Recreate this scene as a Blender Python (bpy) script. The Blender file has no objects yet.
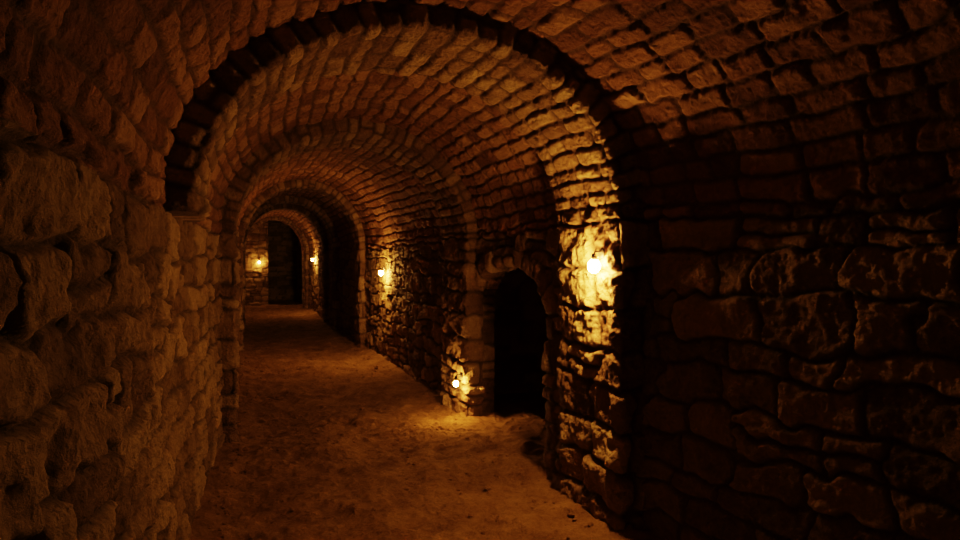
import bpy, math, numpy as np
from mathutils import Vector
rng=np.random.default_rng(7)
# ------------------------------------------------------------ noise
def _h(ix,iy,iz,seed):
    with np.errstate(over='ignore'):
        h=(ix.astype(np.int64)*374761393+iy.astype(np.int64)*668265263+iz.astype(np.int64)*2147483647+seed*1274126177)&0xffffffff
        h=((h^(h>>13))*1274126177)&0xffffffff
        h=h^(h>>16)
    return (h&0xffff)/65535.0
def vnoise(x,y,z=None,seed=0):
    if z is None: z=np.zeros_like(x)
    ix=np.floor(x);iy=np.floor(y);iz=np.floor(z)
    fx=x-ix;fy=y-iy;fz=z-iz
    fx=fx*fx*(3-2*fx);fy=fy*fy*(3-2*fy);fz=fz*fz*(3-2*fz)
    r=0
    for a in (0,1):
        wa=fx if a else 1-fx
        for b in (0,1):
            wb=fy if b else 1-fy
            for c in (0,1):
                wc=fz if c else 1-fz
                r=r+wa*wb*wc*_h(ix+a,iy+b,iz+c,seed)
    return r*2-1
def fbm(x,y,z=None,o=4,seed=0):
    if z is None: z=np.zeros_like(x)
    r=0;a=1.0
    for i in range(o):
        r=r+a*vnoise(x,y,z,seed+i*17); x=x*2.03+3.1;y=y*2.03+1.7;z=z*2.03+5.3; a*=.5
    return r
def sstep(x): x=np.clip(x,0,1); return x*x*(3-2*x)

def make_rows(segs,seed):
    r=np.random.default_rng(seed); b=[segs[0][0]]; kinds=[]
    for (s0,s1,hmin,hmax,wmin,wmax) in segs:
        while b[-1]<s1-hmin*.5:
            h=r.uniform(hmin,hmax); nb=b[-1]+h
            if s1-nb<hmin*.6: nb=s1
            b.append(nb); kinds.append((wmin,wmax))
    return np.array(b),kinds
def stone(u,s,rows,kinds,umin,umax,seed,warp=.045,amp=.03,edge=.026,rough=.018):
    shp=u.shape; u=u.ravel(); s=s.ravel()
    if not np.isscalar(warp): warp=warp.ravel()
    if not np.isscalar(rough): rough=rough.ravel()
    uu=u+warp*vnoise(u*4,s*4,seed=seed)+warp*.4*vnoise(u*13,s*13,seed=seed+1)
    ss=s+warp*.8*vnoise(u*2.3,s*3,seed=seed+2)+warp*.45*vnoise(u*11,s*9,seed=seed+3)
    ri=np.clip(np.searchsorted(rows,ss)-1,0,len(rows)-2)
    H=np.zeros_like(u); R=np.zeros_like(u); J=np.zeros_like(u)
    for k in range(len(rows)-1):
        m=ri==k
        if not m.any(): continue
        r=np.random.default_rng(seed*1000+k)
        wmin,wmax=kinds[k]
        n=int((umax-umin+2)/wmin)+4
        j=umin-1+np.cumsum(r.uniform(wmin,wmax,n))-r.uniform(0,wmax)
        j=np.concatenate([[umin-3],j])
        x=uu[m]; y=ss[m]
        ci=np.clip(np.searchsorted(j,x)-1,0,len(j)-2)
        rr=r.random((len(j),5))
        y0=np.full_like(y,rows[k]); y1=np.full_like(y,rows[k+1])
        split=(rr[ci,3]<.2)&((y1-y0)>.15)
        mid=(y0+y1)/2
        up=split&(y>mid); lo=split&~up
        y0=np.where(up,mid,y0); y1=np.where(lo,mid,y1)
        dx=np.minimum(x-j[ci],j[ci+1]-x); dy=np.minimum(y-y0,y1-y)
        rad=edge*1.3
        d=np.minimum(dx,dy)
        both=(dx<rad)&(dy<rad)
        d=np.where(both,rad-np.hypot(rad-np.maximum(dx,0),rad-np.maximum(dy,0)),d)
        p=sstep(d/edge+.05)
        cx=(j[ci]+j[ci+1])/2; cy=(y0+y1)/2
        tilt=(rr[ci,1]-.5)*(x-cx)*.10+(rr[ci,2]-.5)*(y-cy)*.16
        sr=np.where(up,(rr[ci,0]*7.3)%1,rr[ci,0])
        H[m]=p*(amp*(.65+.7*sr)+tilt)
        R[m]=sr; J[m]=1-p
    H=H+fbm(u*9,s*9,o=5,seed=seed+5)*rough*(.4+.6*(1-J))+np.abs(fbm(u*22,s*22,o=3,seed=seed+8))*rough*-.6
    H=H+vnoise(u*1.3,s*1.6,seed=seed+9)*.02
    return H.reshape(shp),R.reshape(shp),J.reshape(shp)

def link(o,parent=None):
    bpy.context.scene.collection.objects.link(o)
    if parent: o.parent=parent
    return o
def grid_mesh(name,P,attrs,mat,keep=None,flip=False,parent=None):
    n,m,_=P.shape
    idx=np.arange(n*m).reshape(n,m)
    q=np.stack([idx[:-1,:-1],idx[1:,:-1],idx[1:,1:],idx[:-1,1:]],-1).reshape(-1,4)
    if keep is not None: q=q[keep.ravel()]
    if flip: q=q[:,::-1]
    me=bpy.data.meshes.new(name)
    me.vertices.add(n*m); me.vertices.foreach_set('co',P.astype(np.float32).ravel())
    nf=len(q)
    me.loops.add(nf*4); me.loops.foreach_set('vertex_index',q.astype(np.int32).ravel())
    me.polygons.add(nf); me.polygons.foreach_set('loop_start',(np.arange(nf)*4).astype(np.int32))
    me.polygons.foreach_set('loop_total',np.full(nf,4,np.int32))
    me.update(calc_edges=True); me.validate()
    for k,v in attrs.items():
        a=me.attributes.new(k,'FLOAT','POINT'); a.data.foreach_set('value',v.astype(np.float32).ravel())
    me.polygons.foreach_set('use_smooth',np.ones(len(me.polygons),bool))
    me.materials.append(mat)
    return link(bpy.data.objects.new(name,me),parent)

# ------------------------------------------------------------ materials
def stone_mat(name,c_dark,c_mid,c_light,c_joint,scale=1.0):
    m=bpy.data.materials.new(name); m.use_nodes=True
    nt=m.node_tree; N=nt.nodes; L=nt.links
    bs=N['Principled BSDF']; bs.inputs['Roughness'].default_value=.92
    bs.inputs['Specular IOR Level'].default_value=.2
    tc=N.new('ShaderNodeTexCoord')
    at=N.new('ShaderNodeAttribute'); at.attribute_name='stone_rand'
    aj=N.new('ShaderNodeAttribute'); aj.attribute_name='joint'
    n1=N.new('ShaderNodeTexNoise'); n1.inputs['Scale'].default_value=7*scale; n1.inputs['Detail'].default_value=8; n1.inputs['Roughness'].default_value=.65
    n2=N.new('ShaderNodeTexNoise'); n2.inputs['Scale'].default_value=45*scale; n2.inputs['Detail'].default_value=6; n2.inputs['Roughness'].default_value=.7
    L.new(tc.outputs['Object'],n1.inputs['Vector']); L.new(tc.outputs['Object'],n2.inputs['Vector'])
    def math_(op,a,b):
        x=N.new('ShaderNodeMath'); x.operation=op
        for i,v in enumerate((a,b)):
            if isinstance(v,(int,float)): x.inputs[i].default_value=v
            else: L.new(v,x.inputs[i])
        return x.outputs[0]
    f=math_('ADD',math_('MULTIPLY',at.outputs['Fac'],.5),math_('MULTIPLY',n1.outputs['Fac'],.75))
    f=math_('ADD',f,math_('MULTIPLY',n2.outputs['Fac'],.4))
    f=math_('SUBTRACT',f,.32)
    cr=N.new('ShaderNodeValToRGB'); e=cr.color_ramp.elements
    e[0].position=.15; e[0].color=(*c_dark,1); e[1].position=.85; e[1].color=(*c_light,1)
    x=e.new(.5); x.color=(*c_mid,1)
    L.new(f,cr.inputs[0])
    mx=N.new('ShaderNodeMix'); mx.data_type='RGBA'
    L.new(aj.outputs['Fac'],mx.inputs['Factor']); L.new(cr.outputs[0],mx.inputs['A']); mx.inputs['B'].default_value=(*c_joint,1)
    L.new(mx.outputs['Result'],bs.inputs['Base Color'])
    vo=N.new('ShaderNodeTexVoronoi'); vo.inputs['Scale'].default_value=38*scale; L.new(tc.outputs['Object'],vo.inputs['Vector'])
    hh=math_('ADD',math_('MULTIPLY',n2.outputs['Fac'],1.1),math_('MULTIPLY',n1.outputs['Fac'],1.3))
    hh=math_('ADD',hh,math_('MULTIPLY',vo.outputs['Distance'],.35))
    bp=N.new('ShaderNodeBump'); bp.inputs['Strength'].default_value=1; bp.inputs['Distance'].default_value=.032
    L.new(hh,bp.inputs['Height']); L.new(bp.outputs[0],bs.inputs['Normal'])
    return m
M_wall=stone_mat('rubble_limestone',(.13,.070,.033),(.32,.205,.098),(.52,.365,.19),(.12,.072,.038))
M_vault=stone_mat('vault_brick',(.15,.068,.036),(.33,.165,.082),(.50,.30,.155),(.15,.083,.045))
M_rib=stone_mat('arch_stone',(.13,.067,.036),(.31,.19,.096),(.53,.38,.20),(.12,.070,.038))
def simple(name,col,rough=.6,metal=0,emit=None,es=0):
    m=bpy.data.materials.new(name); m.use_nodes=True
    b=m.node_tree.nodes['Principled BSDF']; b.inputs['Base Color'].default_value=(*col,1)
    b.inputs['Roughness'].default_value=rough; b.inputs['Metallic'].default_value=metal
    if emit: b.inputs['Emission Color'].default_value=(*emit,1); b.inputs['Emission Strength'].default_value=es
    n=m.node_tree.nodes.new('ShaderNodeTexNoise'); n.inputs['Scale'].default_value=60
    bp=m.node_tree.nodes.new('ShaderNodeBump'); bp.inputs['Strength'].default_value=.15
    m.node_tree.links.new(n.outputs['Fac'],bp.inputs['Height']); m.node_tree.links.new(bp.outputs[0],b.inputs['Normal'])
    return m
M_iron=simple('rusted_iron',(.03,.02,.015),.6,.7)

# ------------------------------------------------------------ tunnel profile
Z0=1.84; RW=2.25
U_END=25.0; U_BACK=-3.0
def Lw(u): return np.interp(u,[-3,0,3.5,6.2,12,25],[-.45,-.42,-.34,-.17,-.08,.05])
def Rw(u): return np.interp(u,[-3,1.6,2.9,3.2],[2.55,2.50,2.30,2.25])  # right wall flares out towards the camera, shaped to stay out of lamp light
def Bv(u): return np.interp(u,[0,7,12,25],[1.12,1.10,1.28,1.34])
LV=3.85
def outer(u,s):
    L=Lw(u); R=Rw(u); a=(R-L)/2; c=(R+L)/2; b=Bv(u)
    phi=np.clip((s-Z0)/LV,0,1)*np.pi
    v=c-a*np.cos(phi); z=Z0+b*np.sin(phi)
    z=np.where(s<Z0,s,z); z=np.where(s>Z0+LV,Z0-(s-Z0-LV),z)
    nv=b*np.cos(phi); nz=-a*np.sin(phi)
    l=np.hypot(nv,nz); return v,z,nv/l,nz/l
rows,kinds=make_rows([(-.3,Z0,.13,.25,.18,.46),(Z0,Z0+LV,.10,.14,.17,.34),(Z0+LV,2*Z0+LV+.3,.13,.25,.2,.55)],3)
us=np.concatenate([np.arange(U_BACK,.4,.05),np.arange(.4,3.6,.0085),np.arange(3.6,7.2,.014),np.arange(7.2,13,.028),np.arange(13,U_END+.06,.05)])
ds=.0095
S_tot=2*Z0+LV
ss_=np.concatenate([np.arange(-.06,Z0,ds),[Z0],np.arange(Z0+ds,Z0+LV,ds),[Z0+LV],np.arange(Z0+LV+ds,S_tot+.08,ds)])
i0=int(np.where(ss_==Z0)[0][0]); i1=int(np.where(ss_==Z0+LV)[0][0])
UU,SS=np.meshgrid(us,ss_,indexing='ij')
inv=sstep((SS-Z0)/.25)*sstep((Z0+LV-SS)/.25)
Hh,Rr,Jj=stone(UU,SS,rows,kinds,U_BACK,U_END,11,warp=.05-.022*inv+.02*sstep((SS-Z0-LV)/.3),rough=.018+.001*inv)
Hh=Hh*(1-.42*inv)
v,z,nv,nz=outer(UU,SS)
P=np.stack([v+nv*Hh,UU,z+nz*Hh],-1)
att=lambda a,b:{'stone_rand':Rr[:,a:b],'joint':Jj[:,a:b]}
D0,D1,DZ,DR=4.45,6.10,1.18,.40
def in_door(u,z,ex=0.0):
    c=(D0+D1)/2; w=(D1-D0)/2+ex
    t=np.clip(1-((u-c)/w)**2,0,1)
    return (np.abs(u-c)<w)&(z<DZ+(DR+ex)*np.sqrt(t))
grid_mesh('wall_left',P[:,:i0+1],att(0,i0+1),M_wall)
grid_mesh('ceiling',P[:,i0:i1+1],att(i0,i1+1),M_vault)
Pr=P[:,i1:]
cu=(Pr[:-1,:-1,1]+Pr[1:,1:,1])/2; cz=(Pr[:-1,:-1,2]+Pr[1:,1:,2])/2
grid_mesh('wall_right',Pr,att(i1,len(ss_)),M_wall,keep=~in_door(cu,cz,.06))

# ------------------------------------------------------------ swept masonry
def section(legs,r=.03,n=.012):
    pts=[np.array(p,float) for p in legs]; out=[]
    for i in range(len(pts)):
        if 0<i<len(pts)-1:
            d0=pts[i]-pts[i-1]; d0/=np.linalg.norm(d0); d1=pts[i+1]-pts[i]; d1/=np.linalg.norm(d1)
            A=pts[i]-d0*r; B=pts[i]+d1*r
            for t in np.linspace(0,1,5): out.append((1-t)**2*A+2*t*(1-t)*pts[i]+t*t*B)
        else: out.append(pts[i])
    out=np.array(out); L=np.concatenate([[0],np.cumsum(np.linalg.norm(np.diff(out,axis=0),axis=1))])
    w=np.arange(0,L[-1]+n*.5,n); w=w*L[-1]/w[-1]
    X=np.stack([np.interp(w,L,out[:,k]) for k in (0,1)],-1)
    T=np.gradient(X,axis=0); T/=np.linalg.norm(T,axis=1)[:,None]
    return X,T,w
def stone_arch(name,u0,width,prot,res,left_from=0.0,seed=1,amp=.03,mat=None,lip=0.0):
    um=u0+width/2
    X,T,w=section([(0,-.04),(0,prot),(width,prot),(width,-.04)],.03,res)
    pl=np.arange(-.05,Z0,res*1.1); pr=pl[::-1]
    nphi=int(LV/(res*1.1)); ph=np.linspace(0,np.pi,nphi)
    s=np.concatenate([pl[pl>=left_from],Z0+ph/np.pi*LV,Z0+LV+(Z0-pr)])
    s=np.unique(s)
    v,z,nv,nz=outer(np.full_like(s,um),s)
    rw,kd=make_rows([(-.3,Z0,.2,.3,.3,.62),(Z0,Z0+LV,.10,.14,.20,.38),(Z0+LV,2*Z0+LV+.3,.17,.30,.3,.6)],seed)
    Sg,Wg=np.meshgrid(s,w,indexing='ij')
    inv=sstep((Sg-Z0)/.2)*sstep((Z0+LV-Sg)/.2)
    H,R,J=stone(Wg+seed*5,Sg,rw,kd,seed*5-.5,seed*5+3,seed+50,warp=.04-.018*inv,amp=amp,edge=.03,rough=.022-.003*inv)
    H=(H-.02)*(1-.5*inv)
    A=X[:,0][None,:];O=X[:,1][None,:]
    na=-T[:,1][None,:]; no=T[:,0][None,:]
    A=A+na*H; O=O+no*H
    if lip: # added lip on right pier's near corner, shading near wall and vault from lamp
        k=sstep((Sg-(Z0+LV*.8))/.5)*sstep((.17-X[:,0][None,:])/.07)*(X[:,1][None,:]/prot).clip(0,1)
        O=O+lip*k
    O=np.where(np.arange(len(w))[None,:]%(len(w)-1)==0,-.04,O)
    Pp=np.stack([v[:,None]+nv[:,None]*O,u0+A,z[:,None]+nz[:,None]*O],-1)
    if left_from>0:
        cap=Pp[0:1].copy(); cap[...,0]=v[0]-.04; Pp=np.concatenate([cap,Pp],0)
        R=np.concatenate([R[:1],R]);J=np.concatenate([J[:1],J])
    return grid_mesh(name,Pp,{'stone_rand':R,'joint':J},mat or M_rib)
stone_arch('stone_arch',3.2,.85,.14,.010,left_from=1.83,seed=1,amp=.036,lip=.036)
stone_arch('stone_arch',6.0,.8,.14,.012,seed=2,amp=.034)
stone_arch('stone_arch',12.0,.6,.14,.025,seed=3,amp=.03)
stone_arch('stone_arch',15.3,.5,.14,.03,seed=4,amp=.03)
stone_arch('stone_arch',17.4,.4,.14,.035,seed=5,amp=.03)
stone_arch('stone_arch',22.6,.4,.14,.035,seed=6,amp=.03)

def door_surround(name,origin,ax_h,ax_n,hw,zs,rise,ring,depth,res,seed,protr=.03):
    X,T,w=section([(ring,.05),(ring,-protr),(0,-protr),(0,depth)],.03,res)
    zz=np.arange(-.05,zs,res*1.1); nphi=int(math.pi*max(hw,rise)/(res*1.1)); ph=np.linspace(0,np.pi,nphi)
    h=np.concatenate([np.full_like(zz,-hw),-hw*np.cos(ph),np.full_like(zz,hw)])
    z=np.concatenate([zz,zs+rise*np.sin(ph),zz[::-1]])
    nh=np.concatenate([np.full_like(zz,-1),-rise*np.cos(ph),np.full_like(zz,1)])
    nzv=np.concatenate([zz*0,hw*np.sin(ph),zz*0]); l=np.hypot(nh,nzv); nh/=l;nzv/=l
    s=np.concatenate([[0],np.cumsum(np.hypot(np.diff(h),np.diff(z)))])
    rw,kd=make_rows([(-.2,s[-1]+.3,.15,.24,.2,.45)],seed)
    Sg,Wg=np.meshgrid(s,w,indexing='ij')
    H,R,J=stone(Wg,Sg,rw,kd,-.5,2,seed+70,warp=.025,amp=.03,edge=.024,rough=.012); H=H-.015
    ra=X[:,0][None,:]-np.abs(T[:,1])[None,:]*H; de=X[:,1][None,:]-np.abs(T[:,0])[None,:]*H
    hh=h[:,None]+nh[:,None]*ra; zf=z[:,None]+nzv[:,None]*ra
    Pp=np.stack([origin[0]+ax_h[0]*hh+ax_n[0]*de,origin[1]+ax_h[1]*hh+ax_n[1]*de,zf],-1)
    return grid_mesh(name,Pp,{'stone_rand':R,'joint':J},M_rib)
door_surround('door_1',(RW,(D0+D1)/2),(0,1),(1,0),(D1-D0)/2,DZ,DR,.17,.2,.013,21)

def panel(name,o,ah,an,wid,hei,res,seed,keepf=None,mat=None,parent=None,hor=False):
    a=np.arange(0,wid+res,res); b=np.arange(-.05 if not hor else 0,hei+res,res)
    A,B=np.meshgrid(a,b,indexing='ij')
    rw,kd=make_rows([(-.3,hei+.3,.15,.24,.22,.5)],seed)
    H,R,J=stone(A,B,rw,kd,0,wid,seed+30)
    if hor: Pp=np.stack([o[0]+A,o[1]+B,np.full_like(A,o[2])-H],-1)
    else: Pp=np.stack([o[0]+ah[0]*A+an[0]*H,o[1]+ah[1]*A+an[1]*H,o[2]+B],-1)
    k=None
    if keepf is not None:
        k=~keepf((A[:-1,:-1]+A[1:,1:])/2,(B[:-1,:-1]+B[1:,1:])/2)
    return grid_mesh(name,Pp,{'stone_rand':R,'joint':J},mat or M_wall,keep=k,parent=parent)
# passage end: a short return wall on the left carries the last lamp, the passage goes on to its right
panel('wall_back',(-.3,U_END,0),(1,0),(0,-1),1.28,3.5,.035,5)
def chamber(name,x0,x1,y0,y1,h,open_side,seed):
    e=bpy.data.objects.new(name,None); link(e)
    if open_side!='W': panel('side_w',(x0,y0,0),(0,1),(1,0),y1-y0,h,.06,seed,parent=e)
    panel('side_e',(x1,y0,0),(0,1),(-1,0),y1-y0,h,.06,seed+1,parent=e)
    if open_side!='S': panel('side_s',(x0,y0,0),(1,0),(0,1),x1-x0,h,.06,seed+2,parent=e)
    panel('side_n',(x0,y1,0),(1,0),(0,-1),x1-x0,h,.06,seed+3,parent=e)
    panel('roof',(x0,y0,h),None,None,x1-x0,y1-y0,.06,seed+4,parent=e,hor=True)
    return e
chamber('side_chamber',2.41,4.4,4.0,7.2,1.9,'W',31)
chamber('end_chamber',.96,2.3,24.98,28.0,3.25,'S',41)
panel('wall_front',(-.6,U_BACK,0),(1,0),(0,1),3.3,3.2,.06,9)

# ------------------------------------------------------------ floor
def dirt_mat():
    m=bpy.data.materials.new('packed_dirt'); m.use_nodes=True
    nt=m.node_tree;N=nt.nodes;L=nt.links;bs=N['Principled BSDF'];bs.inputs['Roughness'].default_value=1;bs.inputs['Specular IOR Level'].default_value=.05
    tc=N.new('ShaderNodeTexCoord')
    n1=N.new('ShaderNodeTexNoise');n1.inputs['Scale'].default_value=2.6;n1.inputs['Detail'].default_value=10;n1.inputs['Roughness'].default_value=.72
    n2=N.new('ShaderNodeTexNoise');n2.inputs['Scale'].default_value=45;n2.inputs['Detail'].default_value=6;n2.inputs['Roughness'].default_value=.75
    for n in (n1,n2): L.new(tc.outputs['Object'],n.inputs['Vector'])
    ad=N.new('ShaderNodeMath');ad.operation='MULTIPLY_ADD';L.new(n2.outputs['Fac'],ad.inputs[0]);ad.inputs[1].default_value=.45;L.new(n1.outputs['Fac'],ad.inputs[2])
    cr=N.new('ShaderNodeValToRGB');e=cr.color_ramp.elements
    e[0].position=.52;e[0].color=(.14,.070,.026,1);e[1].position=.92;e[1].color=(.38,.225,.095,1)
    L.new(ad.outputs[0],cr.inputs[0]);L.new(cr.outputs[0],bs.inputs['Base Color'])
    bp=N.new('ShaderNodeBump');bp.inputs['Strength'].default_value=1;bp.inputs['Distance'].default_value=.055
    L.new(ad.outputs[0],bp.inputs['Height']);L.new(bp.outputs[0],bs.inputs['Normal'])
    return m
M_dirt=dirt_mat()
xs=np.arange(-.7,2.8,.014); ys=np.concatenate([np.arange(-3.1,2.5,.05),np.arange(2.5,8,.014),np.arange(8,25.3,.04)])
def fz(X,Y):
    z=.035*fbm(X*1.7,Y*.9,o=3,seed=90)+.017*fbm(X*7,Y*7,o=4,seed=91)
    z=z+.07*sstep((.45-(RW-X))/.45)*(1+.5*vnoise(X*3,Y*3,seed=94))*.5+.05*sstep((.35-(X-Lw(Y)))/.35)
    z=z+.014*np.maximum(0,vnoise(X*22,Y*22,seed=93)-.3)*2
    return z-.01
X,Y=np.meshgrid(xs,ys,indexing='ij')
grid_mesh('floor',np.stack([X,Y,fz(X,Y)],-1),{},M_dirt)
for nm,x0,x1,y0,y1 in (('floor_side_chamber',2.75,4.5,3.9,7.3),('floor_end_chamber',.4,2.8,25.25,28.1)):
    xx=np.arange(x0,x1,.06);yy=np.arange(y0,y1,.06);X,Y=np.meshgrid(xx,yy,indexing='ij')
    grid_mesh(nm,np.stack([X,Y,.02*fbm(X*2,Y*2,o=4,seed=95)],-1),{},M_dirt)
import bmesh
bm=bmesh.new(); r=np.random.default_rng(5)
for i in range(520):
    y=3+r.random()**1.6*12; side=r.random()
    x=(float(Lw(y))+.12+abs(r.normal())*.16) if side<.35 else ((RW-.18-abs(r.normal())*.22) if side<.7 else r.uniform(0,2.0))
    if 3.0<y<4.2 and x>1.98: continue
    sz=r.uniform(.006,.018)*(1.6 if r.random()<.12 else 1)
    zc=float(fz(np.array([x]),np.array([y]))[0])+sz*.25
    g=bmesh.ops.create_icosphere(bm,subdivisions=1,radius=sz)
    for vv in g['verts']:
        vv.co=Vector((vv.co.x*r.uniform(.8,1.5),vv.co.y*r.uniform(.8,1.4),vv.co.z*r.uniform(.5,.9)))+Vector((x,y,zc))
me=bpy.data.meshes.new('pebbles');bm.to_mesh(me);bm.free();me.materials.append(M_dirt)
link(bpy.data.objects.new('scattered_pebbles',me))

# ------------------------------------------------------------ lamps
LC=(1.0,.49,.115)
def lathe(name,prof,mat,parent,seg=20,axis='Z'):
    bm=bmesh.new();ringz=[]
    for (rad,zz) in prof:
        ringz.append([bm.verts.new((rad*math.cos(2*math.pi*k/seg),rad*math.sin(2*math.pi*k/seg),zz)) for k in range(seg)])
    for a,b in zip(ringz[:-1],ringz[1:]):
        for k in range(seg): bm.faces.new((a[k],a[(k+1)%seg],b[(k+1)%seg],b[k]))
    bm.faces.new(ringz[0][::-1]);bm.faces.new(ringz[-1])
    me=bpy.data.meshes.new(name);bm.to_mesh(me);bm.free()
    for p in me.polygons:p.use_smooth=True
    me.materials.append(mat)
    return link(bpy.data.objects.new(name,me),parent)
def tube(name,pts,rad,mat,parent):
    cu=bpy.data.curves.new(name,'CURVE');cu.dimensions='3D';cu.bevel_depth=rad;cu.bevel_resolution=3
    sp=cu.splines.new('POLY');sp.points.add(len(pts)-1)
    for p,q in zip(sp.points,pts):p.co=(*q,1)
    cu.materials.append(mat);return link(bpy.data.objects.new(name,cu),parent)
def wall_lamp(loc,rotz,power,r=.03,name='wall_lamp'):
    e=bpy.data.objects.new(name,None);e.location=loc;e.rotation_euler=(0,0,rotz);link(e)
    es=power/(math.pi*4*math.pi*r*r)
    mb=simple('lamp_glow',(1,.8,.5),.4,0,LC,es)
    pl=lathe('wall_plate',[(.0,.0),(.032,.0),(.036,.006),(.03,.012),(0,.012)],M_iron,e);pl.rotation_euler=(-math.pi/2,0,0);pl.location=(0,-.06,.075)
    tube('bracket',[(0,-.06,.075),(0,-.04,.085),(0,-.01,.083),(0,0,.07)],.005,M_iron,e)
    lathe('socket',[(.004,.072),(.013,.07),(.015,.045),(.017,.03),(.012,.028)],M_iron,e)
    n=12
    lathe('bulb',[(.010,.033)]+[(r*math.sin(math.pi*(i+.6)/n),r*1.15*math.cos(math.pi*(i+.6)/n)-.004) for i in range(1,n)],mb,e,24)
    lathe('cage_ring',[(r+.012,-.002),(r+.014,-.002),(r+.014,.002),(r+.012,.002)],M_iron,e)
    return e
wall_lamp((2.03,3.42,1.58),math.pi/2,47,.038)
wall_lamp((2.005,6.01,.40),math.pi/2,12,.026)
wall_lamp((2.12,10.15,1.43),math.pi/2,44,.038)
wall_lamp((2.12,20.4,1.68),math.pi/2,34,.038)
wall_lamp((.68,24.88,1.60),math.pi,12,.038)

# ------------------------------------------------------------ camera, world, view
w=bpy.data.worlds.new('World');bpy.context.scene.world=w;w.use_nodes=True
w.node_tree.nodes['Background'].inputs[0].default_value=(0,0,0,1)
cd=bpy.data.cameras.new('camera');cd.lens=24;cd.sensor_width=36;cd.clip_start=.02
co=bpy.data.objects.new('camera',cd);link(co);co.location=(0,0,1.6);co.rotation_euler=(math.radians(90-.7),0,math.radians(-20.6))
sc=bpy.context.scene;sc.camera=co
sc.view_settings.view_transform='Filmic'
sc.view_settings.look='Medium High Contrast'
sc.view_settings.exposure=.75
